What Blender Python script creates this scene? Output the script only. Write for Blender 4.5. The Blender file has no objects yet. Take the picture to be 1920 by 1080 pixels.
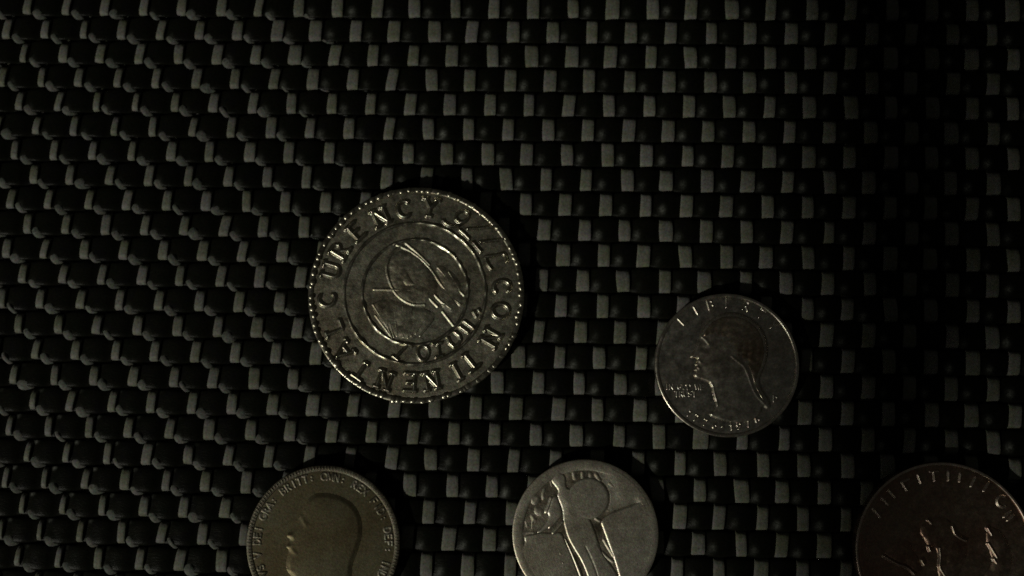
import bpy, bmesh, math, random
import numpy as np
from mathutils import Vector, Matrix

random.seed(7)
rng = np.random.default_rng(11)
sc = bpy.context.scene
sc.unit_settings.system = 'METRIC'
sc.unit_settings.scale_length = 0.01          # one unit is one centimetre
C = sc.collection

# ------------------------------------------------------------------ camera
F_PX, CAM_H = 1700.0, 15.3                    # focal length in pixels of a 1920 px wide frame, height in cm
TILT_X, TILT_Y = 0.088532, 0.024080
CAM_ROT = Matrix.Rotation(TILT_X, 3, 'X') @ Matrix.Rotation(TILT_Y, 3, 'Y')
cam_data = bpy.data.cameras.new('camera')
cam_data.sensor_width = 36.0
cam_data.lens = 36.0 * F_PX / 1920.0
cam_data.clip_start = 0.05
cam_data.clip_end = 2000.0
cam = bpy.data.objects.new('camera', cam_data)
C.objects.link(cam)
cam.matrix_world = Matrix.Translation((0, 0, CAM_H)) @ CAM_ROT.to_4x4()
cam_data.dof.use_dof = True                   # phone focused a little short in the dark
cam_data.dof.focus_distance = 14.1
cam_data.dof.aperture_fstop = 0.17
sc.camera = cam

# ------------------------------------------------------------------ dim room and the one lamp
world = bpy.data.worlds.new('World')
sc.world = world
world.use_nodes = True
bg = world.node_tree.nodes['Background']
bg.inputs['Color'].default_value = (1.0, 0.98, 0.84, 1)
bg.inputs['Strength'].default_value = 0.0145

LAMP_AZ, LAMP_EL, LAMP_D = math.radians(221), math.radians(31), 200.0
LDIR = Vector((math.cos(LAMP_EL) * math.cos(LAMP_AZ), math.cos(LAMP_EL) * math.sin(LAMP_AZ), math.sin(LAMP_EL)))
ld = bpy.data.lights.new('lamp', 'AREA')
ld.shape = 'DISK'
ld.size = 8.2
ld.energy = 200000.0
ld.color = (1.0, 0.975, 0.84)
lamp = bpy.data.objects.new('lamp', ld)
C.objects.link(lamp)
lamp.location = LDIR * LAMP_D
lamp.rotation_euler = LDIR.to_track_quat('Z', 'Y').to_euler()

vs = sc.view_settings
vs.view_transform = 'Standard'
vs.look = 'None'
vs.exposure = 0.0
vs.gamma = 1.0
vs.use_curve_mapping = False

sc.cycles.use_denoising = False
sc.cycles.sample_clamp_direct = 6.0
sc.cycles.sample_clamp_indirect = 1.0

# ------------------------------------------------------------------ helpers
def plane_point(px, py, z=0.0):
    d = CAM_ROT @ Vector(((px - 960.0) / F_PX, -(py - 540.0) / F_PX, -1.0))
    t = (z - CAM_H) / d.z
    return Vector((0, 0, CAM_H)) + d * t

def to_px(x, y, z=0.0):
    w = CAM_ROT.transposed() @ Vector((x, y, z - CAM_H))
    return 960 + F_PX * w.x / -w.z, 540 - F_PX * w.y / -w.z

def empty(name, loc, label=None, cat=None, group=None):
    o = bpy.data.objects.new(name, None)
    o.empty_display_size = 0.5
    C.objects.link(o)
    o.location = loc
    if label: o['label'] = label
    if cat: o['category'] = cat
    if group: o['group'] = group
    return o

def mesh_object(name, verts, faces, mat, parent=None, smooth=True):
    me = bpy.data.meshes.new(name)
    me.from_pydata([tuple(map(float, v)) for v in verts], [], [tuple(map(int, f)) for f in faces])
    me.materials.append(mat)
    if smooth:
        me.polygons.foreach_set('use_smooth', [True] * len(me.polygons))
    me.update()
    o = bpy.data.objects.new(name, me)
    C.objects.link(o)
    if parent is not None:
        o.parent = parent
    return o

def node_mat(name):
    m = bpy.data.materials.new(name)
    m.use_nodes = True
    nt = m.node_tree
    return m, nt, nt.nodes['Principled BSDF']

def noise(nt, scale, detail=4.0, rough=0.55, coord='Object', stretch=None):
    tc = nt.nodes.new('ShaderNodeTexCoord')
    n = nt.nodes.new('ShaderNodeTexNoise')
    n.inputs['Scale'].default_value = scale
    n.inputs['Detail'].default_value = detail
    n.inputs['Roughness'].default_value = rough
    if stretch:
        mp = nt.nodes.new('ShaderNodeMapping')
        mp.inputs['Scale'].default_value = stretch
        nt.links.new(tc.outputs[coord], mp.inputs['Vector'])
        nt.links.new(mp.outputs[0], n.inputs['Vector'])
    else:
        nt.links.new(tc.outputs[coord], n.inputs['Vector'])
    return n

def ramp(nt, src, stops):
    r = nt.nodes.new('ShaderNodeValToRGB')
    el = r.color_ramp.elements
    el[0].position, el[0].color = stops[0][0], (*stops[0][1], 1)
    el[1].position, el[1].color = stops[-1][0], (*stops[-1][1], 1)
    for p, c in stops[1:-1]:
        e = el.new(p); e.color = (*c, 1)
    nt.links.new(src, r.inputs['Fac'])
    return r

def mix_mul(nt, a, b, fac=1.0):
    m = nt.nodes.new('ShaderNodeMix')
    m.data_type = 'RGBA'
    m.blend_type = 'MULTIPLY'
    m.inputs['Factor'].default_value = fac
    nt.links.new(a, m.inputs['A']); nt.links.new(b, m.inputs['B'])
    return m.outputs['Result']

def grain(nt, scale, amount):
    """speckled, slightly coloured unevenness of a grimy surface, mean about 1"""
    n = noise(nt, scale, 2, 0.6)
    hue = nt.nodes.new('ShaderNodeHueSaturation')
    hue.inputs['Saturation'].default_value = 0.38
    nt.links.new(n.outputs['Color'], hue.inputs['Color'])
    sb = nt.nodes.new('ShaderNodeVectorMath'); sb.operation = 'SUBTRACT'
    nt.links.new(hue.outputs['Color'], sb.inputs[0]); sb.inputs[1].default_value = (0.53, 0.53, 0.53)
    ma = nt.nodes.new('ShaderNodeVectorMath'); ma.operation = 'MULTIPLY_ADD'
    nt.links.new(sb.outputs[0], ma.inputs[0])
    ma.inputs[1].default_value = (amount,) * 3; ma.inputs[2].default_value = (0.97, 0.97, 0.97)
    mx = nt.nodes.new('ShaderNodeVectorMath'); mx.operation = 'MAXIMUM'
    nt.links.new(ma.outputs[0], mx.inputs[0]); mx.inputs[1].default_value = (0.25, 0.25, 0.25)
    return mx.outputs[0]

def metal(name, dark, mid, light, rough, blotch=1.3, bump=0.25, rough_var=0.12):
    m, nt, bs = node_mat(name)
    bs.inputs['Metallic'].default_value = 1.0
    n1 = noise(nt, blotch, 5, 0.6)
    r1 = ramp(nt, n1.outputs['Fac'], [(0.30, dark), (0.5, mid), (0.72, light)])
    nt.links.new(mix_mul(nt, r1.outputs['Color'], grain(nt, 30, 1.7)), bs.inputs['Base Color'])
    n3 = noise(nt, 6, 5, 0.7)
    mr = nt.nodes.new('ShaderNodeMapRange')
    mr.inputs['From Min'].default_value = 0.3; mr.inputs['From Max'].default_value = 0.7
    mr.inputs['To Min'].default_value = rough - rough_var; mr.inputs['To Max'].default_value = rough + rough_var
    nt.links.new(n3.outputs['Fac'], mr.inputs['Value'])
    nt.links.new(mr.outputs[0], bs.inputs['Roughness'])
    nb = noise(nt, 22, 6, 0.7)
    bp = nt.nodes.new('ShaderNodeBump')
    bp.inputs['Strength'].default_value = bump
    bp.inputs['Distance'].default_value = 0.02
    nt.links.new(nb.outputs['Fac'], bp.inputs['Height'])
    nt.links.new(bp.outputs[0], bs.inputs['Normal'])
    return m

# ------------------------------------------------------------------ materials of the mat
def strand_mat(name, cols, rough, spec, rand_amt, bump, fibre):
    m, nt, bs = node_mat(name)
    n1 = noise(nt, 3.4, 3, 0.6)
    r1 = ramp(nt, n1.outputs['Fac'], [(0.34, cols[0]), (0.5, cols[1]), (0.66, cols[2])])
    c = mix_mul(nt, r1.outputs['Color'], grain(nt, 27, 2.2))
    oi = nt.nodes.new('ShaderNodeObjectInfo')
    r3 = ramp(nt, oi.outputs['Random'], [(0.0, (1 - rand_amt,) * 3), (1.0, (1.0, 1.0, 1.0))])
    c = mix_mul(nt, c, r3.outputs['Color'])
    nt.links.new(c, bs.inputs['Base Color'])
    bs.inputs['Roughness'].default_value = rough
    bs.inputs['Specular IOR Level'].default_value = spec
    nb = noise(nt, 20, 4, 0.65, stretch=fibre)
    bp = nt.nodes.new('ShaderNodeBump')
    bp.inputs['Strength'].default_value = bump
    bp.inputs['Distance'].default_value = 0.02
    nt.links.new(nb.outputs['Fac'], bp.inputs['Height'])
    nt.links.new(bp.outputs[0], bs.inputs['Normal'])
    return m

MAT_WARP = strand_mat('grey_vinyl', [(0.106, 0.112, 0.077), (0.127, 0.130, 0.107), (0.129, 0.126, 0.121)], 0.55, 0.15, 0.18, 0.25, (2.0, 0.5, 1))
def add_glint(m, grey):
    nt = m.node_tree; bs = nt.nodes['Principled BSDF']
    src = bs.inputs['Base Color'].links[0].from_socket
    at = nt.nodes.new('ShaderNodeAttribute'); at.attribute_name = 'glint_or_wear'
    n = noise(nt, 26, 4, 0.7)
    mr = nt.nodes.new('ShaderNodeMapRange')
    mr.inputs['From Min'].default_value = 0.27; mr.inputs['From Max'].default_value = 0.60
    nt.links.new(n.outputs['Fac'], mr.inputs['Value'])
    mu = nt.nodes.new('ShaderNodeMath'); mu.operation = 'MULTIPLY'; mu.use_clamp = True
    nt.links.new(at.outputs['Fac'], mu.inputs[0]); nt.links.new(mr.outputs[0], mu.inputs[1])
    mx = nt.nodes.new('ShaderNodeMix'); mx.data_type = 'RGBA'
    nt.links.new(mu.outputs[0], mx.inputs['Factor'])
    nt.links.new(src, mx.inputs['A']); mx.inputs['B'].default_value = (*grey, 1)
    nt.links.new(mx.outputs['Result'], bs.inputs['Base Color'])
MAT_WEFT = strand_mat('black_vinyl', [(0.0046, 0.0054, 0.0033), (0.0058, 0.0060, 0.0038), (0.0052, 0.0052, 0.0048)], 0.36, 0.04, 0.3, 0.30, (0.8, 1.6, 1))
add_glint(MAT_WEFT, (0.140, 0.147, 0.130))  # mixes the painted highlight grey into the black strand colour

# ------------------------------------------------------------------ the surface under the mat
m, nt, bs = node_mat('dark_table')
n1 = noise(nt, 0.8, 5, 0.6, stretch=(1, 6, 1))
r1 = ramp(nt, n1.outputs['Fac'], [(0.3, (0.016, 0.011, 0.008)), (0.7, (0.035, 0.024, 0.016))])
nt.links.new(r1.outputs['Color'], bs.inputs['Base Color'])
bs.inputs['Roughness'].default_value = 0.5
T = 30.0
table = mesh_object('table_top', [(-T, -T, -0.22), (T, -T, -0.22), (T, T, -0.22), (-T, T, -0.22),
                                  (-T, -T, -2.2), (T, -T, -2.2), (T, T, -2.2), (-T, T, -2.2)],
                    [(0, 1, 2, 3), (7, 6, 5, 4), (0, 4, 5, 1), (1, 5, 6, 2), (2, 6, 7, 3), (3, 7, 4, 0)], m, smooth=False)
table['kind'] = 'structure'
table['label'] = 'dark table top under the woven placemat'

# ------------------------------------------------------------------ woven placemat
SC = CAM_H / 17.0
ORG = Vector((-10.6870955, 7.11933924)) * SC
EC = Vector((0.381654032, -0.00504486278)) * SC      # step from one warp strand to the next
ER = Vector((-0.0200391844, -0.481989231)) * SC      # step from one weft strand to the next
PR = ER.length
def lat(c, r):
    return ORG + EC * c + ER * r

mat_root = empty('woven_placemat', (0, 0, -0.1),
                 'black placemat woven with grey vertical strands, lying flat under the coins', 'placemat')
C0, C1, R0, R1 = -5, 58, -4, 27
ec_u, er_u = EC.normalized(), ER.normalized()

def warp_width(x, y):
    px, py = to_px(x, y)
    w = 23.5 - 9.0 * min(1.0, max(0.0, (900.0 - px) / 850.0)) ** 1.1
    w -= 5.5 * math.exp(-((px - 40) / 170.0) ** 2 - ((py - 960) / 190.0) ** 2)
    w -= 4.5 * math.exp(-((px - 270) / 130.0) ** 2 - ((py - 220) / 100.0) ** 2)
    return max(8.5, w) / 111.5

def g_flat(t, k):
    return math.tanh(k * t) / math.tanh(k)

wjit = rng.normal(0, 1, (C1 - C0 + 1, R1 - R0 + 1, 4))
SUB = [-0.5, -0.47, -0.445, -0.41, -0.34, -0.2, 0.0, 0.2, 0.34, 0.41, 0.445, 0.47]
for c in range(C0, C1 + 1):
    verts, faces, k = [], [], 0
    for r in range(R0, R1 + 1):
        j = wjit[c - C0, r - R0]
        for s in SUB:
            q = lat(c, r + s)
            over = math.cos(math.pi * (r + s - c))
            gap = 0.12 + 0.20 * min(1.0, max(0.0, (800.0 - to_px(q.x, q.y)[0]) / 700.0)) + 0.05 * j[2]
            z = -0.060 + 0.060 * g_flat(over - gap, 4.5) - 0.006 * s * s * 4
            w = warp_width(q.x, q.y) * (1 + 0.07 * j[0])
            w *= 1.0 + 0.05 * math.sin(6.0 * s + j[1]) * (0.5 + 0.5 * math.tanh(j[2]))
            w *= 1.0 - 0.10 * (abs(s) / 0.5) ** 4
            off = -0.045 * s * min(1.0, max(0.0, (850.0 - to_px(q.x, q.y)[0]) / 500.0)) + 0.007 * j[3] + 0.018 * j[1] * s + 0.010 * math.sin(0.45 * r + 1.7 * c)
            th = 0.032
            for lx, lz in ((-0.5, -1.0), (-0.5, -0.35), (-0.44, -0.08), (-0.2, 0.0), (0.2, 0.0), (0.44, -0.08), (0.5, -0.35), (0.5, -1.0)):
                p = q + ec_u * (lx * w + off)
                verts.append((p.x, p.y, z + lz * th + 0.1))
            if k:
                b, a = k * 8, (k - 1) * 8
                for i in range(8):
                    i2 = (i + 1) % 8
                    faces.append((a + i, b + i, b + i2, a + i2))
            k += 1
    faces.append(tuple(range(7, -1, -1)))
    faces.append(tuple((k - 1) * 8 + i for i in range(8)))
    mesh_object('warp_strand', verts, faces, MAT_WARP, mat_root)

PA = [-1.0, -0.96, -0.86, -0.72, -0.58, -0.46, -0.34, -0.22, -0.1, 0.05, 0.2, 0.35, 0.55, 0.8, 0.94, 1.0]   # across the strand, -1 = lower edge
NC = 10
bjit = rng.normal(0, 1, (R1 - R0 + 1, C1 - C0 + 3, 4))
cc = C0 - 0.5 + np.arange((C1 - C0 + 1) * NC) / NC
for r in range(R0, R1 + 1):
    over = -np.cos(np.pi * (cc - r))
    zc = -0.060 + 0.030 * np.sign(over) * np.abs(over) ** 0.8
    hw = PR * 0.475 * (1.0 + 0.035 * over) * (1 + 0.02 * np.sin(cc * 2.3 + r))
    verts, faces, glint_or_wear = [], [], []
    NP = len(PA) + 3
    for k, c_ in enumerate(cc):
        q = lat(c_, r)
        ci = int(round(c_))
        if (ci - r) % 2 == 0: ci += 1 if c_ > ci else -1
        j = bjit[r - R0, min(max(ci - C0, 0), C1 - C0 + 2)]
        qx, qy = to_px(q.x, q.y)
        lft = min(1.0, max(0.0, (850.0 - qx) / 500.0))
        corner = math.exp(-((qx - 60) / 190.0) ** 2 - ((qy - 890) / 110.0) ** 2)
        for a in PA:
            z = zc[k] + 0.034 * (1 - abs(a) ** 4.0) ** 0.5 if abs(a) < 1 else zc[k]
            # small swell on the climbing strand, with its highlight painted on in grey
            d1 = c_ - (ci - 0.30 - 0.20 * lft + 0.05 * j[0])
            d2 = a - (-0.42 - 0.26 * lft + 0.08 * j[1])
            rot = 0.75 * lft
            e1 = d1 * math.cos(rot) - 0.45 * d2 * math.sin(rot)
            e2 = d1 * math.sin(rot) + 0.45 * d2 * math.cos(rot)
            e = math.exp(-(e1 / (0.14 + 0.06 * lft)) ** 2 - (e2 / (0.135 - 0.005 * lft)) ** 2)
            d3 = math.exp(-((c_ - (ci - 0.60 + 0.03 * j[2])) / 0.10) ** 2 - ((a - 0.88) / 0.16) ** 2) * corner  # small pale spots at the crossings, lower left only
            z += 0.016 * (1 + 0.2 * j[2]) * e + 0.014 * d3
            glint_or_wear.append(min(1.0, max(0.0, (0.46 + 0.18 * j[3]) * (1.0 - 0.8 * lft) * 1.25 * e + 1.5 * d3)))
            p = q - er_u * (a * hw[k])
            verts.append((p.x, p.y, z + 0.1))
        glint_or_wear += [0.0, 0.0, 0.0]
        for a in (0.7, 0.0, -0.7):
            p = q - er_u * (a * hw[k])
            verts.append((p.x, p.y, zc[k] - 0.030 + 0.1))
        if k:
            b0, a0 = k * NP, (k - 1) * NP
            for i in range(NP):
                i2 = (i + 1) % NP
                faces.append((a0 + i, b0 + i, b0 + i2, a0 + i2))
    faces.append(tuple(range(NP)))
    faces.append(tuple((len(cc) - 1) * NP + i for i in range(NP - 1, -1, -1)))
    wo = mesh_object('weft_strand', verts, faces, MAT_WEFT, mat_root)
    wo.data.attributes.new('glint_or_wear', 'FLOAT', 'POINT').data.foreach_set('value', glint_or_wear)

# added diagonal strands whose grey stands in for highlights on the weft, at left
MAT_GLINT = strand_mat('glint_grey', [(0.086, 0.095, 0.082), (0.108, 0.114, 0.100), (0.116, 0.114, 0.106)], 0.6, 0.10, 0.3, 0.5, (1, 1, 1))
dg_u = (EC + ER).normalized()
dp_u = Vector((-dg_u.y, dg_u.x))
for k in range(-30, 26, 2):
    verts, faces, n = [], [], 0
    for i in range((R1 - R0) * 12 + 1):
        t = R0 + i / 12.0
        fr = t - math.floor(t)
        q = lat(t + k + 0.04, t - 0.10)
        qx, qy = to_px(q.x, q.y)
        vis = min(1.0, max(0.0, (880.0 - qx) / 480.0)); vis = vis * vis * (3 - 2 * vis)
        j = bjit[(int(math.floor(t)) - R0) % bjit.shape[0], k % bjit.shape[1]]
        z = -0.115 + (0.122 + 0.008 * j[0]) * math.exp(-((fr - 0.47 - 0.02 * j[1]) / 0.24) ** 2) * vis
        hw = 0.074 * (1 + 0.18 * j[2]) * (0.75 + 0.25 * vis)
        for lx, lz in ((-1, -0.03), (-0.8, -0.010), (-0.35, 0.0), (0.35, 0.0), (0.8, -0.010), (1, -0.03)):
            p = q + dp_u * (lx * hw)
            verts.append((p.x, p.y, z + lz + 0.1))
        if n:
            b, a = n * 6, (n - 1) * 6
            for m_ in range(6):
                m2 = (m_ + 1) % 6
                faces.append((a + m_, a + m2, b + m2, b + m_))
        n += 1
    faces.append(tuple(range(6))); faces.append(tuple((n - 1) * 6 + m_ for m_ in range(5, -1, -1)))
    mesh_object('glint_strand', verts, faces, MAT_GLINT, mat_root)

# ------------------------------------------------------------------ relief tools (coin units: 1 = coin radius, y up)
def seg_dist(U, V, pts, closed=False):
    pts = list(pts)
    if closed: pts = pts + [pts[0]]
    d = np.full(U.shape, 1e9)
    if len(pts) == 1:
        return np.hypot(U - pts[0][0], V - pts[0][1])
    for (x0, y0), (x1, y1) in zip(pts[:-1], pts[1:]):
        dx, dy = x1 - x0, y1 - y0
        L2 = dx * dx + dy * dy + 1e-12
        t = np.clip(((U - x0) * dx + (V - y0) * dy) / L2, 0, 1)
        d = np.minimum(d, np.hypot(U - x0 - t * dx, V - y0 - t * dy))
    return d

def inside(U, V, pts):
    res = np.zeros(U.shape, bool)
    n = len(pts)
    for i in range(n):
        x0, y0 = pts[i]; x1, y1 = pts[(i + 1) % n]
        if y0 == y1: continue
        cond = ((y0 > V) != (y1 > V)) & (U < (x1 - x0) * (V - y0) / (y1 - y0) + x0)
        res ^= cond
    return res

def smooth_poly(pts, it=2):
    for _ in range(it):
        out = []
        n = len(pts)
        for i in range(n):
            a, b = pts[i], pts[(i + 1) % n]
            out.append((a[0] * .75 + b[0] * .25, a[1] * .75 + b[1] * .25))
            out.append((a[0] * .25 + b[0] * .75, a[1] * .25 + b[1] * .75))
        pts = out
    return pts

def smooth_line(pts, it=2):
    for _ in range(it):
        if len(pts) < 3: return pts
        out = [pts[0]]
        for a, b in zip(pts[:-1], pts[1:]):
            out.append((a[0] * .75 + b[0] * .25, a[1] * .75 + b[1] * .25))
            out.append((a[0] * .25 + b[0] * .75, a[1] * .25 + b[1] * .75))
        out.append(pts[-1])
        pts = out
    return pts

def h_stroke(U, V, pts, w, H):
    d = seg_dist(U, V, pts) / w
    d = d / 1.35
    return np.where(d < 1.0, H * np.cos(0.5 * np.pi * np.clip(d, 0, 1)) ** 1.6, -1.0)

def h_poly(U, V, pts, H, edge=0.03, dome=0.3, flat=0.5, soft=False):
    ins = inside(U, V, pts)
    d = seg_dist(U, V, pts, True)
    e = np.clip(d / edge, 0, 1); e = e * e * (3 - 2 * e) if soft else np.sqrt(np.clip(1 - (1 - e) ** 2, 0, 1))
    g = np.clip(d / dome, 0, 1); g = 1 - (1 - g) ** 2
    return np.where(ins, H * (flat * e + (1 - flat) * g) + 1e-5, -1.0)

def relief(name, coin, hfun, bbox, step, mat, parent=None, glint_or_wear=0.0):
    """a raised patch standing on the coin's field; hfun gives its height in cm, negative outside"""
    R, zf = coin['R'], coin['zf']
    nx = max(3, int((bbox[1] - bbox[0]) / step) + 2)
    ny = max(3, int((bbox[3] - bbox[2]) / step) + 2)
    u = np.linspace(bbox[0] - step, bbox[1] + step, nx)
    v = np.linspace(bbox[2] - step, bbox[3] + step, ny)
    U, V = np.meshgrid(u, v)
    H = hfun(U, V)
    if glint_or_wear:  # coin relief: heights above this level are worn down
        H = np.where(H > 0, np.minimum(H, glint_or_wear + 0.12 * (H - glint_or_wear)), H)
    pos = H > 0
    if not pos.any(): return None
    cell = pos[:-1, :-1] | pos[1:, :-1] | pos[:-1, 1:] | pos[1:, 1:]
    used = np.zeros(H.shape, bool)
    used[:-1, :-1] |= cell; used[1:, :-1] |= cell; used[:-1, 1:] |= cell; used[1:, 1:] |= cell
    idx = -np.ones(H.shape, int)
    idx[used] = np.arange(used.sum())
    Z = np.where(pos, H, -0.004) + zf
    verts = np.stack([U[used] * R, V[used] * R, Z[used]], 1)
    j, i = np.nonzero(cell)
    faces = np.stack([idx[j, i], idx[j, i + 1], idx[j + 1, i + 1], idx[j + 1, i]], 1)
    return mesh_object(name, verts, faces, mat, parent or coin['root'])

def vnoise(U, V, freq, seed):
    g = np.random.default_rng(seed).normal(0, 1, (64, 64))
    x, y = (U + 2) * freq, (V + 2) * freq
    xi, yi = np.floor(x).astype(int), np.floor(y).astype(int)
    fx, fy = x - xi, y - yi
    fx, fy = fx * fx * (3 - 2 * fx), fy * fy * (3 - 2 * fy)
    a, b = g[yi % 64, xi % 64], g[yi % 64, (xi + 1) % 64]
    c, d = g[(yi + 1) % 64, xi % 64], g[(yi + 1) % 64, (xi + 1) % 64]
    return (a * (1 - fx) + b * fx) * (1 - fy) + (c * (1 - fx) + d * fx) * fy

def bb(pts, pad):
    xs = [p[0] for p in pts]; ys = [p[1] for p in pts]
    return (min(xs) - pad, max(xs) + pad, min(ys) - pad, max(ys) + pad)

def strokes_relief(name, coin, strokes, w, H, mat, step=0.006, parent=None, glint_or_wear=0.0):
    allp = [p for s in strokes for p in s]
    def f(U, V):
        h = np.full(U.shape, -1.0)
        for s in strokes:
            h = np.maximum(h, h_stroke(U, V, s, w, H))
        return h
    return relief(name, coin, f, bb(allp, w * 1.4), step, mat, parent, glint_or_wear)

def poly_relief(name, coin, pts, H, mat, edge=0.03, dome=0.3, flat=0.5, step=0.01, it=2, extra=None, parent=None, soft=False):
    p = smooth_poly(pts, it) if it else pts
    def f(U, V):
        h = h_poly(U, V, p, H, edge, dome, flat, soft)
        if extra is not None:
            h = np.where(h > 0, np.maximum(h + extra(U, V), 2e-4), h)
        return h
    return relief(name, coin, f, bb(p, 0.01), step, mat, parent)

def arc(cx, cy, rx, ry, a0, a1, n=14):
    return [(cx + rx * math.cos(math.radians(a0 + (a1 - a0) * i / n)), cy + ry * math.sin(math.radians(a0 + (a1 - a0) * i / n))) for i in range(n + 1)]

GLYPH = {
 'A': [[(0, 0), (.4, 1), (.8, 0)], [(.17, .36), (.63, .36)]],
 'B': [[(.05, 0), (.05, 1)], [(.05, 1)] + arc(.3, .77, .25, .23, 90, -90, 8) + [(.05, .54)], arc(.3, .27, .32, .27, 90, -90, 8) + [(.05, 0)]],
 'C': [arc(.42, .5, .42, .5, 50, 310, 16)],
 'D': [[(.05, 0), (.05, 1)], [(.05, 1)] + arc(.25, .5, .47, .5, 90, -90, 12) + [(.05, 0)]],
 'E': [[(.05, 0), (.05, 1)], [(.05, 1), (.6, 1)], [(.05, .52), (.45, .52)], [(.05, 0), (.62, 0)]],
 'F': [[(.05, 0), (.05, 1)], [(.05, 1), (.6, 1)], [(.05, .52), (.45, .52)]],
 'G': [arc(.42, .5, .42, .5, 50, 330, 16), [(.5, .4), (.82, .4), (.82, .12)]],
 'I': [[(.12, 0), (.12, 1)]],
 'L': [[(.05, 1), (.05, 0), (.6, 0)]],
 'M': [[(0, 0), (.1, 1), (.45, .15), (.8, 1), (.9, 0)]],
 'N': [[(.05, 0), (.05, 1)], [(.05, 1), (.7, 0)], [(.7, 0), (.7, 1)]],
 'O': [arc(.43, .5, .43, .5, 0, 360, 22)],
 'P': [[(.05, 0), (.05, 1)], [(.05, 1)] + arc(.3, .74, .28, .26, 90, -90, 8) + [(.05, .48)]],
 'R': [[(.05, 0), (.05, 1)], [(.05, 1)] + arc(.3, .75, .26, .25, 90, -90, 8) + [(.05, .5)], [(.3, .5), (.66, 0)]],
 'S': [arc(.32, .75, .28, .25, 40, 270, 10) + arc(.32, .25, .3, .25, 90, -140, 10)],
 'T': [[(.35, 0), (.35, 1)], [(0, 1), (.7, 1)]],
 'U': [[(.05, 1), (.05, .35)] + arc(.38, .35, .33, .35, 180, 360, 10) + [(.71, 1)]],
 'V': [[(0, 1), (.38, 0), (.76, 1)]],
 'W': [[(0, 1), (.25, 0), (.5, .8), (.75, 0), (1, 1)]],
 'X': [[(0, 0), (.7, 1)], [(0, 1), (.7, 0)]],
 'Y': [[(0, 1), (.37, .48), (.74, 1)], [(.37, .48), (.37, 0)]],
 '1': [[(.1, .8), (.25, 1), (.25, 0)]],
 '6': [arc(.32, .3, .3, .3, 0, 360, 14), [(.04, .36), (.12, .72), (.3, .93), (.5, 1)]],
 '7': [[(0, 1), (.6, 1), (.25, 0)]],
 '9': [arc(.32, .7, .3, .3, 0, 360, 14), [(.62, .66), (.54, .3), (.36, .08), (.16, 0)]],
 '-': [[(.05, .45), (.4, .45)]],
 ':': [[(.08, .12), (.1, .14)], [(.08, .62), (.1, .64)]],
}
def glyph_width(ch):
    return max(p[0] for s in GLYPH[ch] for p in s)

def serifed(ch, ser):
    out = [list(s) for s in GLYPH[ch]]
    if not ser: return out
    extra = []
    for s in GLYPH[ch]:
        for end, nb in ((s[0], s[1]), (s[-1], s[-2])):
            dx, dy = end[0] - nb[0], end[1] - nb[1]
            if abs(dy) > abs(dx) * 1.2 and (end[1] < 0.05 or end[1] > 0.95) and ch not in 'CGOS69':
                extra.append([(end[0] - 0.13, end[1]), (end[0] + 0.13, end[1])])
    return out + extra

def place(strokes, width, theta, rb, size, inward=False):
    """theta: degrees clockwise from the top; rb: radius of the baseline"""
    t = math.radians(theta)
    rad = (math.sin(t), math.cos(t)); tan = (math.cos(t), -math.sin(t))
    if inward: tan = (-tan[0], -tan[1])
    out = []
    for s in strokes:
        ns = []
        for gx, gy in s:
            a = (gx - width / 2) * size
            b = rb - gy * size if inward else rb + gy * size
            ns.append((rad[0] * b + tan[0] * a, rad[1] * b + tan[1] * a))
        out.append(ns)
    return out

def letter(coin, ch, theta, rb, size, w, H, mat, inward=False, ser=False, step=0.0045, name='letter', glint_or_wear=0.0):
    st = place(serifed(ch, ser), glyph_width(ch), theta, rb, size, inward)
    return strokes_relief(name, coin, st, w, H, mat, step, glint_or_wear=glint_or_wear)

# ------------------------------------------------------------------ coin blank
Z_REST = 0.020
def lathe(name, prof_rz, mat, parent, n=220, close=False, wob=None):
    verts, faces = [], []
    m_ = len(prof_rz)
    for i in range(n):
        a = 2 * math.pi * i / n
        for k, (r, z) in enumerate(prof_rz):
            rr = r * (1 + (wob(a, k) if wob else 0))
            verts.append((rr * math.cos(a), rr * math.sin(a), z))
    for i in range(n):
        i2 = (i + 1) % n
        for k in range(m_ - 1 + (1 if close else 0)):
            k2 = (k + 1) % m_
            faces.append((i * m_ + k, i2 * m_ + k, i2 * m_ + k2, i * m_ + k2))
    if not close:
        if prof_rz[0][0] > 1e-6: faces.append(tuple(i * m_ for i in range(n - 1, -1, -1)))
        if prof_rz[-1][0] > 1e-6: faces.append(tuple(i * m_ + m_ - 1 for i in range(n)))
    return mesh_object(name, verts, faces, mat, parent)

def make_coin(name, label, px, py, rpx, thick, mat_field, mat_rim, rim_w, rim_h, rot=0.0, cat='coin', rim_wob=None, rim_round=0.5):
    zt = Z_REST + thick
    p = plane_point(px, py, zt)
    e = plane_point(px + rpx, py, zt)
    R = (e - p).length
    root = empty(name, (p.x, p.y, Z_REST), label, cat)
    zf = thick - rim_h
    ch = 0.02
    # blank: flat underside, edge, shelf the rim stands on, gently dished field with extra rings so it shades well
    pr = [(0.0005, 0.0), (R - ch, 0.0), (R - 0.004, ch), (R - 0.004, zf - 0.012), (R - 0.014, zf - 0.002)]
    lathe('disc', pr + [(R * k, zf - 0.0015 * (1 - k)) for k in (0.93, 0.8, 0.6, 0.4, 0.2)] + [(0.0005, zf - 0.0015)], mat_field, root)
    rw = rim_w * R
    sh = []
    for i in range(15):
        t_ = math.pi * i / 14
        sh.append((R - rw * (0.5 - 0.5 * math.cos(t_)), zf + rim_h * math.sin(t_) ** 0.7))
    rr = [(R, zf - 0.03)] + [(a_, max(z_, zf - 0.003)) for a_, z_ in sh] + [(R - rw, zf - 0.03)]
    lathe('rim', rr, mat_rim, root, n=260, close=True, wob=rim_wob)
    return {'root': root, 'R': R, 'zf': zf, 'px': px, 'py': py, 'rpx': rpx}

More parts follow.
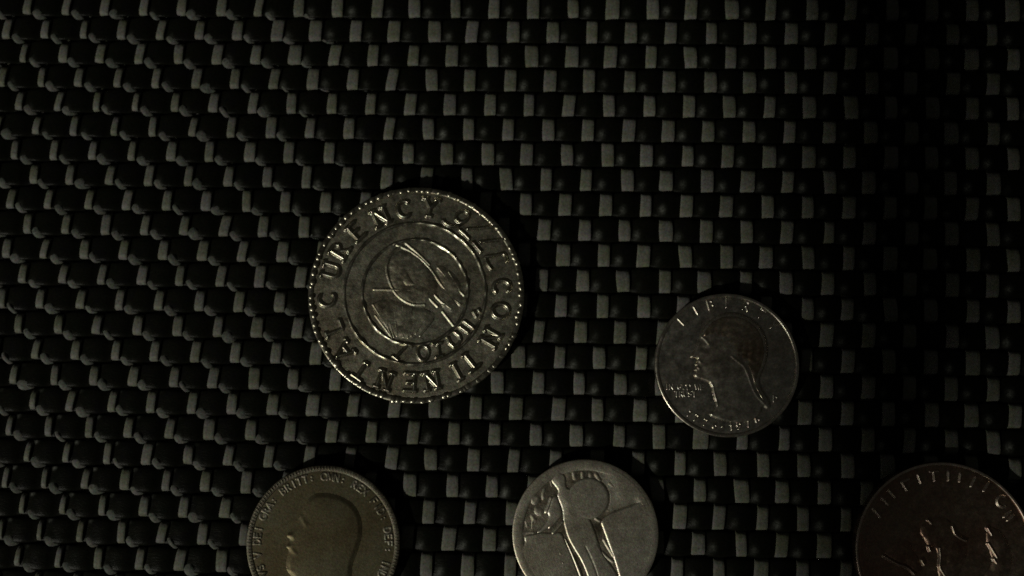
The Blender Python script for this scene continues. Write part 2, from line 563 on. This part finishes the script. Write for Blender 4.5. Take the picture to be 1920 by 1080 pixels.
def rough_face(seed, a1=0.004, a2=0.0025):
    return lambda U, V: a1 * vnoise(U, V, 9, seed) + a2 * vnoise(U, V, 22, seed + 1)

def tracer(coin, ox, oy, s):
    """a point read off an enlargement of the coin -> coin units"""
    def f(x, y):
        return ((ox + x / s - coin['px']) / coin['rpx'], -(oy + y / s - coin['py']) / coin['rpx'])
    return f
def tr(t, pts): return [t(*p) for p in pts]

# ------------------------------------------------------------------ coin metals
PEWTER = metal('dull_pewter', (0.25, 0.21, 0.145), (0.345, 0.325, 0.245), (0.38, 0.37, 0.29), 0.44, blotch=0.9, bump=0.28)
PEWTER_HI = metal('rubbed_pewter', (0.34, 0.31, 0.235), (0.42, 0.40, 0.31), (0.50, 0.48, 0.39), 0.30, blotch=1.5, bump=0.04)
NICKEL = metal('toned_copper_nickel', (0.38, 0.33, 0.265), (0.43, 0.405, 0.345), (0.46, 0.44, 0.375), 0.385, blotch=0.6, bump=0.06)
NICKEL_HEAD = metal('stained_copper_nickel', (0.36, 0.30, 0.23), (0.46, 0.425, 0.35), (0.49, 0.465, 0.39), 0.385, blotch=0.8, bump=0.06)
HAIR = metal('brown_stained_nickel', (0.21, 0.14, 0.09), (0.33, 0.27, 0.195), (0.45, 0.41, 0.325), 0.39, blotch=1.0, bump=0.10)
NICKEL_RIM = metal('bright_copper_nickel', (0.50, 0.45, 0.37), (0.58, 0.53, 0.44), (0.64, 0.60, 0.51), 0.33, blotch=1.2, bump=0.04)
SILVER_DARK = metal('tarnished_silver', (0.15, 0.128, 0.085), (0.27, 0.24, 0.18), (0.42, 0.385, 0.30), 0.46, blotch=2.6, bump=0.3)
SILVER = metal('worn_silver', (0.49, 0.44, 0.335), (0.58, 0.54, 0.43), (0.63, 0.60, 0.50), 0.43, blotch=1.4, bump=0.20, rough_var=0.05)
SILVER_MID = metal('half_tarnished_silver', (0.24, 0.21, 0.155), (0.36, 0.33, 0.26), (0.46, 0.43, 0.345), 0.52, blotch=2.0, bump=0.25)
BRONZE = metal('brown_bronze', (0.080, 0.062, 0.034), (0.102, 0.088, 0.052), (0.114, 0.108, 0.070), 0.5, blotch=0.9, bump=0.14, rough_var=0.05)
BRONZE_DIRTY = metal('dirty_bronze', (0.065, 0.058, 0.040), (0.110, 0.100, 0.074), (0.155, 0.147, 0.116), 0.50, blotch=3.0, bump=0.35)
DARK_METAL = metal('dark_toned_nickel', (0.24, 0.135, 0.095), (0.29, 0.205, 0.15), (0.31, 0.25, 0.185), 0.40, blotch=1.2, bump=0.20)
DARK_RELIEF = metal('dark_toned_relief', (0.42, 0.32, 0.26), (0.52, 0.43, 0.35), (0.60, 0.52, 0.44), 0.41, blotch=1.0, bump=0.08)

# ------------------------------------------------------------------ 1. large old pewter coin with rings, sundial and a beaded edge
cn = make_coin('pewter_coin', 'largest coin, dull pewter with beaded edge, two raised rings and CURENCY lettering',
               779.5, 552.0, 203.5, 0.20, PEWTER, PEWTER_HI, 0.050, 0.020)
tz = tracer(cn, 560, 330, 1080 / 440.0)
q2 = tracer(cn, 770, 340, 1080 / 220.0)
q3 = tracer(cn, 570, 550, 1080 / 220.0)
q4 = tracer(cn, 770, 550, 1080 / 220.0)
# beads along the edge
bm = bmesh.new()
bmesh.ops.create_uvsphere(bm, u_segments=8, v_segments=6, radius=1.0)
bead_me = bpy.data.meshes.new('bead')
bm.to_mesh(bead_me); bm.free()
bead_me.polygons.foreach_set('use_smooth', [True] * len(bead_me.polygons))
bead_me.materials.append(PEWTER_HI)
NB = 88
for i in range(NB):
    a = 2 * math.pi * (i + 0.25 * rng.normal()) / NB
    wornout = 0.55 if -1.15 < a - 2 * math.pi < -0.55 else 1.0
    o = bpy.data.objects.new('bead', bead_me)
    C.objects.link(o)
    o.parent = cn['root']
    rr = cn['R'] * (0.973 + 0.004 * rng.normal())
    o.location = (rr * math.cos(a), rr * math.sin(a), cn['zf'] + 0.014)
    o.rotation_euler = (0, 0, a + 0.35)
    k = (1 + 0.16 * rng.normal())
    o.scale = (0.047 * k, 0.056 * (1 + 0.15 * rng.normal()), 0.024 * wornout * (1 + 0.15 * rng.normal()))
# rings
def ring(coin, cx, cy, r, w, H, mat, amp=0.25, name='ring'):
    n = 200
    pr = [(-1, -0.004), (-0.7, 0.20), (-0.35, 0.72), (0, 1), (0.35, 0.72), (0.7, 0.20), (1, -0.004)]
    verts, faces = [], []
    ph = rng.uniform(0, 6, 5)
    for i in range(n):
        a = 2 * math.pi * i / n
        hh = H * (1 - amp + amp * math.sin(3 * a + ph[0]) * math.sin(7 * a + ph[1])) * (1 + 0.25 * math.sin(31 * a + ph[2]))
        if 2.0 < a < 3.3: hh *= 0.45
        ww = w * (1 + 0.15 * math.sin(13 * a + ph[3]))
        for k, z in pr:
            rr = (r + k * ww) * coin['R']
            verts.append((cx * coin['R'] + rr * math.cos(a), cy * coin['R'] + rr * math.sin(a), coin['zf'] + (z * hh if z > 0 else -0.004)))
    for i in range(n):
        i2 = (i + 1) % n
        for k in range(6):
            faces.append((i * 7 + k, i2 * 7 + k, i2 * 7 + k + 1, i * 7 + k + 1))
    return mesh_object(name, verts, faces, mat, coin['root'])
c0 = tz(534, 538); ring(cn, c0[0], c0[1], 0.654, 0.020, 0.036, PEWTER_HI)
c1 = tz(535, 533); ring(cn, c1[0], c1[1], 0.488, 0.020, 0.034, PEWTER_HI)
# legend
cz = tz(538.7, 544.9)
LEG = [('C', 935, 512), ('O', 928, 630), ('N', 882, 750), ('T', 795, 848), ('I', 722, 903), ('N', 615, 938), ('E', 507, 945),
       ('N', 402, 938), ('T', 290, 893), ('A', 215, 812), ('L', 160, 700), ('C', 128, 565), ('U', 143, 440), ('R', 185, 338),
       ('E', 255, 252), ('N', 372, 180), ('C', 490, 145), ('Y', 598, 140)]
for ch, zx, zy in LEG:
    u, v = tz(zx, zy)
    th = math.degrees(math.atan2(u, v)); rc = math.hypot(u, v)
    s = 0.158 * (0.95 if ch in 'OC' else 1.0)
    letter(cn, ch, th + rng.normal() * 1.0, rc - s / 2, s, 0.0185, 0.036, PEWTER_HI, ser=True, step=0.004)
# the flourished date
DATE = [[[(410, 340), (420, 290), (470, 262), (520, 275), (535, 320), (500, 360), (440, 370), (410, 340)], [(500, 360), (440, 400), (370, 410), (310, 380), (290, 350)]],
        [[(445, 440), (490, 480), (535, 525)], [(520, 432), (650, 425), (790, 407)]],
        [[(570, 555), (605, 600), (645, 645)], [(640, 552), (760, 540), (860, 527)]],
        [[(685, 700), (705, 760), (740, 805)], [(690, 690), (790, 675), (860, 655), (885, 735)]]]
for g in DATE:
    strokes_relief('numeral', cn, [smooth_line(tr(q2, s)) for s in g], 0.015, 0.033, PEWTER_HI, 0.004)
# small lettering between the rings
SMALL = [[[(820, 575), (872, 612)], [(930, 462), (1000, 482)], [(960, 470), (850, 590)]]]
for g in SMALL:
    strokes_relief('letter', cn, [tr(q3, s) for s in g], 0.0155, 0.032, PEWTER_HI, 0.004)
SMALL4 = [[arc(120, 548, 52, 66, 0, 360, 20)],
          [[(255, 462), (268, 575)], [(212, 468), (290, 452)], [(240, 585), (300, 568)]],
          [[(345, 410), (362, 455), (400, 490), (440, 470), (465, 430), (450, 390), (410, 355)]],
          [[(455, 305), (530, 360)]], [[(492, 255), (575, 315)]], [[(580, 165), (605, 215)]], [[(622, 148), (632, 165)]]]
for g in SMALL4:
    strokes_relief('letter', cn, [tr(q4, s) for s in g], 0.0155, 0.032, PEWTER_HI, 0.004)
# sundial scene: worn raised plate, sun face and clouds under the lines
for pts, H in (([(410, 395), (440, 345), (500, 330), (575, 385), (640, 470), (640, 560), (580, 600), (500, 590), (430, 530)], 0.012),
               ([(620, 400), (690, 420), (755, 500), (765, 560), (740, 600), (690, 640), (640, 570), (660, 500)], 0.013),
               ([(335, 580), (420, 560), (500, 600), (600, 610), (640, 650), (560, 730), (480, 755), (410, 720), (350, 650)], 0.011)):
    p0 = smooth_poly(tr(tz, pts), 2)
    def worn(U, V):
        return 0.0022 * vnoise(U, V, 14, 3) + 0.0016 * vnoise(U, V, 31, 5)
    poly_relief('worn_relief', cn, p0, H, PEWTER, edge=0.04, dome=0.12, flat=0.5, step=0.008, it=0, extra=worn, soft=True)
sd = [[(345, 520), (440, 522), (562, 528)],
      [(470, 318), (425, 350), (402, 400), (402, 445), (430, 520), (470, 565), (525, 592), (580, 590)],
      [(440, 310), (510, 340), (570, 385), (610, 430), (650, 490), (700, 552), (742, 592)],
      [(490, 305), (545, 350), (600, 405)]]
for s in sd:
    strokes_relief('engraved_line', cn, [smooth_line(tr(tz, s))], 0.0125, 0.011, PEWTER, 0.004)
poly_relief('gnomon', cn, tr(tz, [(488, 425), (470, 505), (552, 508), (520, 470)]), 0.022, PEWTER, edge=0.03, dome=0.06, step=0.006, it=1)
for s in [[(640, 420), (700, 490), (762, 548)], [(690, 440), (745, 530)], [(625, 545), (660, 580), (702, 610)], [(663, 622), (718, 692)], [(722, 572), (745, 590)], [(600, 560), (640, 600)]]:
    strokes_relief('engraved_line', cn, [tr(tz, s)], 0.012, 0.013, PEWTER, 0.004)
for s in [[(340, 590), (405, 690)], [(352, 640), (425, 735)], [(388, 640), (432, 745)], [(405, 630), (440, 740)], [(440, 610), (455, 735)], [(480, 600), (484, 740)],
          [(520, 610), (505, 745)], [(560, 620), (520, 735)], [(600, 625), (540, 725)], [(620, 660), (560, 735)]]:
    strokes_relief('ray', cn, [tr(tz, s)], 0.009, 0.013, PEWTER, 0.004)

# ------------------------------------------------------------------ 2. quarter with a profile facing left
wq = make_coin('quarter_coin', 'smooth grey nickel quarter with a pigtailed profile facing left and LIBERTY above', 1363.5, 684.5, 135.5, 0.175,
               NICKEL, NICKEL_RIM, 0.048, 0.020)
tw = tracer(wq, 1210, 530, 1080 / 310.0)
head = [(352, 372), (362, 345), (385, 290), (430, 238), (500, 200), (572, 190), (650, 208), (722, 250), (772, 312), (800, 390), (802, 470), (782, 545), (755, 600),
        (738, 650), (760, 705), (800, 762), (815, 810), (795, 832), (758, 800), (752, 850), (715, 890), (640, 912), (560, 915), (480, 897), (405, 866), (440, 832), (458, 790),
        (438, 740), (430, 662), (368, 634), (328, 624), (315, 603), (326, 582), (318, 566), (334, 548), (322, 532), (344, 508), (340, 494), (302, 494), (292, 480), (330, 430), (342, 392)]
hl = [smooth_line(tr(tw, s)) for s in [[(565, 480), (605, 515), (640, 540), (665, 590), (690, 670), (720, 740), (770, 785)],
      [(372, 352), (395, 372), (415, 400)], [(345, 505), (362, 520)], [(335, 548), (352, 560)], [(430, 662), (445, 720), (465, 800)]]]
hair = [smooth_line(tr(tw, s)) for s in [[(420, 290), (500, 240), (600, 235), (690, 290)], [(430, 340), (520, 285), (620, 285), (730, 370)], [(470, 390), (560, 330), (660, 350), (760, 450)],
        [(520, 430), (600, 385), (680, 420), (750, 520)], [(580, 470), (640, 440), (700, 480), (735, 570)]]]
def head_extra(U, V):
    e = np.zeros(U.shape)
    for s in hl: e += 0.010 * np.exp(-(seg_dist(U, V, s) / 0.016) ** 2)
    for s in hair: e += 0.0022 * np.exp(-(seg_dist(U, V, s) / 0.024) ** 2)
    ex, ey = tw(385, 430)
    e -= 0.010 * np.exp(-(((U - ex) / 0.06) ** 2 + ((V - ey) / 0.035) ** 2))
    ex, ey = tw(440, 545)
    e += 0.006 * np.exp(-(((U - ex) / 0.10) ** 2 + ((V - ey) / 0.12) ** 2))
    ex, ey = tw(375, 575)
    e -= 0.005 * np.exp(-(((U - ex) / 0.035) ** 2 + ((V - ey) / 0.06) ** 2))
    return e
poly_relief('portrait', wq, tr(tw, head), 0.050, NICKEL_HEAD, edge=0.032, dome=0.34, flat=0.62, step=0.0085, it=1, extra=head_extra)
hairp = [(360, 352), (385, 290), (430, 238), (500, 204), (572, 194), (650, 212), (718, 253), (767, 313), (795, 390), (797, 470), (777, 545), (750, 600), (733, 650), (755, 705), (795, 762), (808, 806),
         (795, 824), (762, 795), (722, 740), (692, 670), (667, 590), (642, 540), (605, 520), (590, 560), (560, 540), (565, 480), (530, 430), (490, 385), (430, 350), (395, 372)]
hph = rng.uniform(0, 6, 4)
hcx, hcy = tw(520, 480)
def hair_extra(U, V):
    rr_ = np.hypot(U - hcx, (V - hcy) * 0.9); aa_ = np.arctan2(V - hcy, U - hcx)
    return 0.0032 * np.sin(62 * rr_ + 2.2 * np.sin(3.1 * aa_ + hph[0]) + hph[1]) * (0.6 + 0.4 * np.sin(5 * aa_ + hph[2])) + 0.0015 * np.sin(23 * aa_ + 30 * rr_)
poly_relief('hair', wq, tr(tw, hairp), 0.060, HAIR, edge=0.055, dome=0.34, flat=0.66, step=0.0085, it=2, extra=hair_extra, soft=True)
for ch, th in zip('LIBERTY', (-44.5, -29.5, -14.5, 2.5, 19, 34.5, 50)):
    letter(wq, ch, th, 0.81, 0.12, 0.0115, 0.014, NICKEL_RIM, step=0.0045)
for txt, zx, zy in (('IN GOD WE', 255, 680), ('TRUST', 262, 727)):
    x = zx - (len(txt) - 1) * 14.5
    for ch in txt:
        if ch != ' ':
            g = GLYPH[ch]; gw = glyph_width(ch)
            st = [[tw(x + (p[0] - gw / 2) * 34, zy + 17 - p[1] * 34) for p in s] for s in g]
            strokes_relief('letter', wq, st, 0.0095, 0.0055, NICKEL, 0.004)
        x += 29
for ch, th in zip('1776-1976', (-39, -31, -21.5, -12.5, -5, 2.5, 10, 18.5, 28)):
    letter(wq, ch, 180 - th, 0.895, 0.082, 0.0110, 0.013, NICKEL_RIM, inward=True, step=0.0045, name='numeral')
strokes_relief('mint_mark', wq, [[tw(x, y) for x, y in s] for s in [[(835, 735), (835, 775)], [(835, 735), (858, 745), (858, 765), (835, 775)]]], 0.011, 0.010, NICKEL, 0.006)

# ------------------------------------------------------------------ 3. worn silver quarter with a standing figure
sq = make_coin('silver_quarter_coin', 'brightest coin, worn silver quarter with a standing robed figure and shield, cut by the frame', 1097.5, 1000.5, 137.5, 0.165,
               SILVER_DARK, SILVER, 0.15, 0.0150)
ts = tracer(sq, 940, 850, 1080 / 230.0)
fig = [(438, 205), (462, 180), (500, 168), (552, 188), (572, 235), (566, 296), (600, 325), (640, 300), (760, 330), (860, 480), (745, 512), (790, 600), (830, 700), (862, 800), (902, 900),
       (985, 1000), (1035, 1085), (1060, 1200), (1040, 1290), (860, 1310), (800, 1200), (762, 1085), (730, 1000), (690, 918), (640, 842), (582, 740), (552, 625), (545, 585), (542, 520), (530, 470), (490, 385), (505, 335), (470, 290), (440, 255)]
torso = tr(ts, [(436, 215), (440, 260), (490, 330), (490, 385), (530, 470), (540, 540), (543, 580)])
legs = [smooth_line(tr(ts, s)) for s in [[(740, 820), (790, 920), (830, 1020), (870, 1150)], [(850, 800), (900, 880), (960, 950)]]]
def fig_extra(U, V):
    e = np.zeros(U.shape)
    e -= 0.0085 * np.exp(-(seg_dist(U, V, torso) / 0.06) ** 2)
    for s in legs: e -= 0.0045 * np.exp(-(seg_dist(U, V, s) / 0.012) ** 2)
    return e
poly_relief('figure', sq, tr(ts, fig), 0.0170, SILVER, edge=0.022, dome=0.14, flat=0.82, step=0.0065, it=2, extra=fig_extra)
sx, sy = ts(768, 402)
poly_relief('shield', sq, [(sx + 0.285 * math.cos(a), sy + 0.285 * math.sin(a)) for a in [2 * math.pi * i / 40 for i in range(40)]], 0.0200, SILVER, edge=0.03, dome=0.3, flat=0.80, step=0.007, it=0)
arm = [(440, 400), (480, 372), (505, 400), (512, 440), (548, 540), (500, 600), (440, 640), (360, 704), (300, 706), (372, 640), (424, 560), (402, 522), (425, 470)]
poly_relief('arm', sq, tr(ts, arm), 0.0165, SILVER, edge=0.025, dome=0.06, flat=0.7, step=0.008, it=2)
for s in [[(480, 600), (425, 652)], [(540, 610), (455, 705)], [(395, 520), (425, 450), (440, 400)]]:
    strokes_relief('olive_branch', sq, [smooth_line(tr(ts, s))], 0.022, 0.016, SILVER, 0.008)
wall_l = [(150, 850), (212, 800), (196, 725), (290, 716), (330, 700), (450, 705), (525, 695), (545, 730), (600, 860), (655, 990), (690, 1090), (700, 1220), (560, 1290), (360, 1190), (222, 1080), (160, 960)]
poly_relief('wall', sq, tr(ts, wall_l), 0.0140, SILVER, edge=0.022, dome=0.12, flat=0.85, step=0.007, it=1)
drape = [(556, 735), (585, 790), (640, 900), (690, 1000), (722, 1090), (735, 1200), (705, 1200), (690, 1090), (650, 985), (600, 860), (560, 770)]
poly_relief('drapery', sq, tr(ts, drape), 0.0175, SILVER, edge=0.018, dome=0.03, flat=0.6, step=0.007, it=1)
wall_r = [(952, 530), (1060, 492), (1190, 448), (1260, 390), (1320, 400), (1362, 560), (1376, 700), (1360, 840), (1300, 1000), (1230, 1090), (1180, 1180), (1080, 1230), (1040, 1090), (1004, 960), (950, 810), (892, 650), (876, 605), (905, 570)]
poly_relief('wall', sq, tr(ts, wall_r), 0.0150, SILVER, edge=0.030, dome=0.12, flat=0.85, step=0.007, it=1)
wtop = tr(ts, [(952, 520), (1060, 482), (1180, 442)])
u_l = ts(850, 200)[0]
def panel_h(U, V):
    dsh = np.hypot(U - sx, V - sy) - 0.300
    dw = seg_dist(U, V, wtop)
    above = V > np.interp(U, [p[0] for p in wtop] + [1.0], [p[1] for p in wtop] + [wtop[-1][1] - 0.05])
    rr_ = np.hypot(U, V)
    d = np.minimum(np.minimum(dsh / 0.22, dw / 0.10), (U - u_l) / 0.22)
    d = np.clip(d, 0, 1); d = d * d * (3 - 2 * d)
    return np.where(above & (rr_ < 0.955) & (U > u_l) & (dsh > 0), 0.0148 * d, -1.0)
relief('field_panel', sq, panel_h, (u_l, 0.97, ts(0, 540)[1], 0.97), 0.009, SILVER)
folds = [[(820, 540), (835, 580), (870, 595)], [(905, 760), (945, 830), (990, 900)], [(890, 870), (930, 910), (985, 950)]]
for s in folds:
    strokes_relief('drapery', sq, [smooth_line(tr(ts, s))], 0.020, 0.010, SILVER_MID, 0.007)
BITS = [[(232, 380), (270, 360), (330, 368), (352, 400), (330, 440), (300, 470), (262, 450), (240, 420)],
        [(355, 330), (385, 300), (400, 330), (380, 365), (400, 400), (360, 430), (345, 390)],
        [(245, 545), (275, 538), (300, 560), (322, 590), (300, 622), (285, 610), (276, 680), (262, 680), (262, 600)],
        [(200, 590), (232, 602), (248, 650), (215, 668), (205, 630)],
        [(160, 690), (205, 682), (290, 690), (300, 712), (200, 722), (165, 770)],
        [(300, 460), (380, 500), (365, 560), (310, 560), (280, 510)],
        [(415, 225), (445, 235), (460, 300), (440, 310), (425, 275)]]
for i_, g in enumerate(BITS):
    poly_relief('worn_letter', sq, tr(ts, g), 0.0105, SILVER_MID, edge=0.045, dome=0.05, flat=0.6, step=0.007, it=2, extra=rough_face(60 + i_, 0.001, 0.0012), soft=True)
WORN = [[[(640, 180), (650, 225)]], [[(720, 180), (722, 225)]], [[(790, 185), (795, 225)], [(840, 190), (870, 240)]], [[(960, 270), (985, 290)]]]
for g in WORN:
    strokes_relief('letter', sq, [tr(ts, s) for s in g], 0.026, 0.008, SILVER_MID, 0.008)
for x, y, r in ((520, 880, 26), (540, 960, 18)):
    strokes_relief('rivet', sq, [[ts(x, y), ts(x + 4, y + 6)]], r / 646.0 * 1.2, 0.0165, SILVER, 0.006)

# ------------------------------------------------------------------ 4. brown bronze halfpenny with a bearded head
hp = make_coin('bronze_coin', 'brown bronze coin with a worn left-facing head, left of the standing-figure coin', 605.5, 1019.5, 144.5, 0.16,
               BRONZE, BRONZE_DIRTY, 0.075, 0.012)
tg = tracer(hp, 440, 860, 1080 / 220.0)
ghead = [(720, 330), (650, 390), (612, 470), (592, 530), (562, 610), (520, 660), (476, 700), (470, 722), (512, 745), (482, 790), (470, 815), (500, 842), (480, 900), (468, 980), (498, 1050), (560, 1120),
         (660, 1170), (720, 1230), (740, 1300), (840, 1370), (1000, 1330), (1100, 1220), (1080, 1000), (1122, 880), (1165, 760), (1178, 640), (1160, 530), (1100, 430), (1020, 372), (920, 332), (800, 318)]
gl = [smooth_line(tr(tg, s)) for s in [[(605, 540), (650, 612)], [(478, 700), (530, 732)], [(475, 806), (520, 835), (562, 868)], [(478, 1012), (520, 1030)]]]
def gh_extra(U, V):
    e = np.zeros(U.shape)
    for s in gl: e += 0.0045 * np.exp(-(seg_dist(U, V, s) / 0.026) ** 2)
    return e
poly_relief('portrait', hp, tr(tg, ghead), 0.024, BRONZE, edge=0.07, dome=0.32, flat=0.45, step=0.009, it=2, extra=gh_extra, soft=True)
# legend and toothed border: too fine to pick apart, one part each
TXT = 'GEORGIVS V DEI GRA: BRITT: OMN: REX FID: DEF: IND: IMP:'
vs_, fs_ = [], []
n_ = len(TXT)
for i, ch in enumerate(TXT):
    if ch == ' ': continue
    th = -150 + 300.0 * i / (n_ - 1)
    o = letter(hp, ch, th, 0.815, 0.088, 0.0150, 0.008, BRONZE_DIRTY, step=0.0075, name='legend')
    if o is None: continue
    b = len(vs_)
    vs_ += [tuple(v.co) for v in o.data.vertices]
    fs_ += [tuple(b + k for k in p.vertices) for p in o.data.polygons]
    me = o.data
    bpy.data.objects.remove(o); bpy.data.meshes.remove(me)
lg = mesh_object('legend', vs_, fs_, BRONZE_DIRTY, hp['root']); lg['kind'] = 'stuff'
vs_, fs_ = [], []
for i in range(150):
    a = 2 * math.pi * i / 150
    b = len(vs_)
    for (r_, w_, z_) in ((0.925, 0.010, -0.003), (0.930, 0.008, 0.010), (0.965, 0.011, 0.026), (0.992, 0.010, 0.014)):
        for sgn in (-1, 0, 1):
            aa = a + sgn * w_
            vs_.append((hp['R'] * r_ * math.cos(aa), hp['R'] * r_ * math.sin(aa), hp['zf'] + (z_ if sgn == 0 else z_ * 0.35 - 0.001)))
    for k in range(3):
        for j in range(2):
            fs_.append((b + k * 3 + j, b + (k + 1) * 3 + j, b + (k + 1) * 3 + j + 1, b + k * 3 + j + 1))
dn = mesh_object('toothed_border', vs_, fs_, BRONZE_DIRTY, hp['root']); dn['kind'] = 'stuff'

# ------------------------------------------------------------------ 5. half dollar in the shadow
hd = make_coin('half_dollar_coin', 'dark half dollar lying in shadow at the bottom right corner, cut by the frame', 1772.5, 1035.5, 168.5, 0.20,
               DARK_METAL, DARK_RELIEF, 0.032, 0.020)
th_ = tracer(hd, 1580, 850, 1080 / 230.0)
eagle_body = [(700, 640), (770, 590), (860, 560), (940, 580), (990, 650), (1090, 760), (1110, 860), (1060, 980), (1000, 1100), (930, 1200), (860, 1150), (830, 1020), (850, 900), (820, 820), (760, 830), (730, 760), (690, 700)]
poly_relief('eagle', hd, tr(th_, eagle_body), 0.036, DARK_METAL, edge=0.05, dome=0.2, flat=0.4, step=0.008, extra=rough_face(21))
wing_r = [(1280, 660), (1330, 640), (1420, 700), (1500, 860), (1480, 1040), (1380, 1180), (1240, 1240), (1180, 1150), (1270, 1040), (1330, 960), (1300, 860), (1275, 770)]
poly_relief('wing', hd, tr(th_, wing_r), 0.034, DARK_METAL, edge=0.05, dome=0.16, flat=0.4, step=0.008, extra=rough_face(31))
wing_l = [(350, 905), (420, 820), (520, 760), (600, 780), (615, 840), (690, 950), (700, 1040), (620, 1060), (560, 1000), (480, 975)]
poly_relief('wing', hd, tr(th_, wing_l), 0.034, DARK_METAL, edge=0.05, dome=0.16, flat=0.4, step=0.008, extra=rough_face(41))
for s in [[(762, 590), (790, 625)], [(972, 640), (985, 705), (1030, 745), (1090, 772)], [(755, 820), (770, 862)], [(852, 830), (858, 930), (840, 1000), (895, 1085)],
          [(688, 940), (712, 985)], [(1282, 655), (1318, 720)], [(1285, 790), (1330, 870), (1355, 915)], [(1325, 925), (1350, 965)], [(360, 910), (480, 982), (560, 1000), (625, 1065)]]:
    strokes_relief('feather_edge', hd, [smooth_line(tr(th_, s))], 0.016, 0.046, DARK_RELIEF, 0.005)
HL = [[[(280, 490), (345, 570)]], [[(365, 400), (415, 455)]], [[(425, 330), (480, 390)]], [[(545, 260), (590, 330)], [(545, 260), (610, 230)]],
      [[(690, 190), (715, 265)]], [[(830, 165), (838, 245)], [(800, 165), (870, 160)]], [[(965, 160), (962, 240)]], [[(1070, 180), (1058, 250)]],
      [[(1200, 215), (1160, 290)]], [[(1320, 260), (1270, 330)]], [arc(1430, 425, 45, 50, 60, 300, 12)], [[(1500, 510), (1440, 560)], [(1520, 545), (1470, 590)]]]
for g in HL:
    strokes_relief('letter', hd, [tr(th_, s) for s in g], 0.0135, 0.026, DARK_RELIEF, 0.0045)

# ------------------------------------------------------------------ unseen phone-shaped slab, added to cast the dark band on the right
S0, S1 = plane_point(1718, 0), plane_point(1748, 1080)
mid = (S0 + S1) / 2
ud = (S1 - S0).normalized()
mid = S0 + (S1 - S0) * (-70.0 / 1080.0)
pos = mid + (lamp.location - mid).normalized() * 52.0
lray = (lamp.location - pos).normalized()
perp = lray.cross(ud).normalized()
ud2 = perp.cross(lray).normalized()
ang = math.radians(10.8)
wdir = (lray * math.cos(ang) + perp * math.sin(ang)).normalized()
ndir = ud.cross(wdir).normalized()
wdir = ndir.cross(ud).normalized()
blocker_root = empty('light_blocker', pos, 'unseen phone-shaped slab added above the table to cast the dark band', 'phone')
blocker_root.rotation_euler = Matrix((wdir, ud, ndir)).transposed().to_euler()
pm, pnt, pbs = node_mat('blocker_black')
pbs.inputs['Base Color'].default_value = (0.02, 0.02, 0.022, 1); pbs.inputs['Roughness'].default_value = 0.35
gm, gnt, gbs = node_mat('blocker_glass')
gbs.inputs['Base Color'].default_value = (0.008, 0.008, 0.009, 1); gbs.inputs['Roughness'].default_value = 0.08
def slab(name, w, l, t, rad, z0, mat, parent, loc=(0, 0)):
    pts = []
    for cx_, cy_, a0 in ((w / 2 - rad, l / 2 - rad, 0), (-w / 2 + rad, l / 2 - rad, 90), (-w / 2 + rad, -l / 2 + rad, 180), (w / 2 - rad, -l / 2 + rad, 270)):
        pts += arc(cx_ + loc[0], cy_ + loc[1], rad, rad, a0, a0 + 90, 6)
    n = len(pts)
    v = [(x, y, z0) for x, y in pts] + [(x, y, z0 + t) for x, y in pts]
    f = [tuple(range(n - 1, -1, -1)), tuple(range(n, 2 * n))] + [(i, (i + 1) % n, n + (i + 1) % n, n + i) for i in range(n)]
    return mesh_object(name, v, f, mat, parent, smooth=False)
slab('blocker_body', 7.1, 14.6, 0.76, 0.9, -0.38, pm, blocker_root)
slab('blocker_screen', 6.7, 14.2, 0.01, 0.75, 0.381, gm, blocker_root)
slab('blocker_lens', 1.1, 1.1, 0.12, 0.54, -0.50, gm, blocker_root, (2.4, 6.0))
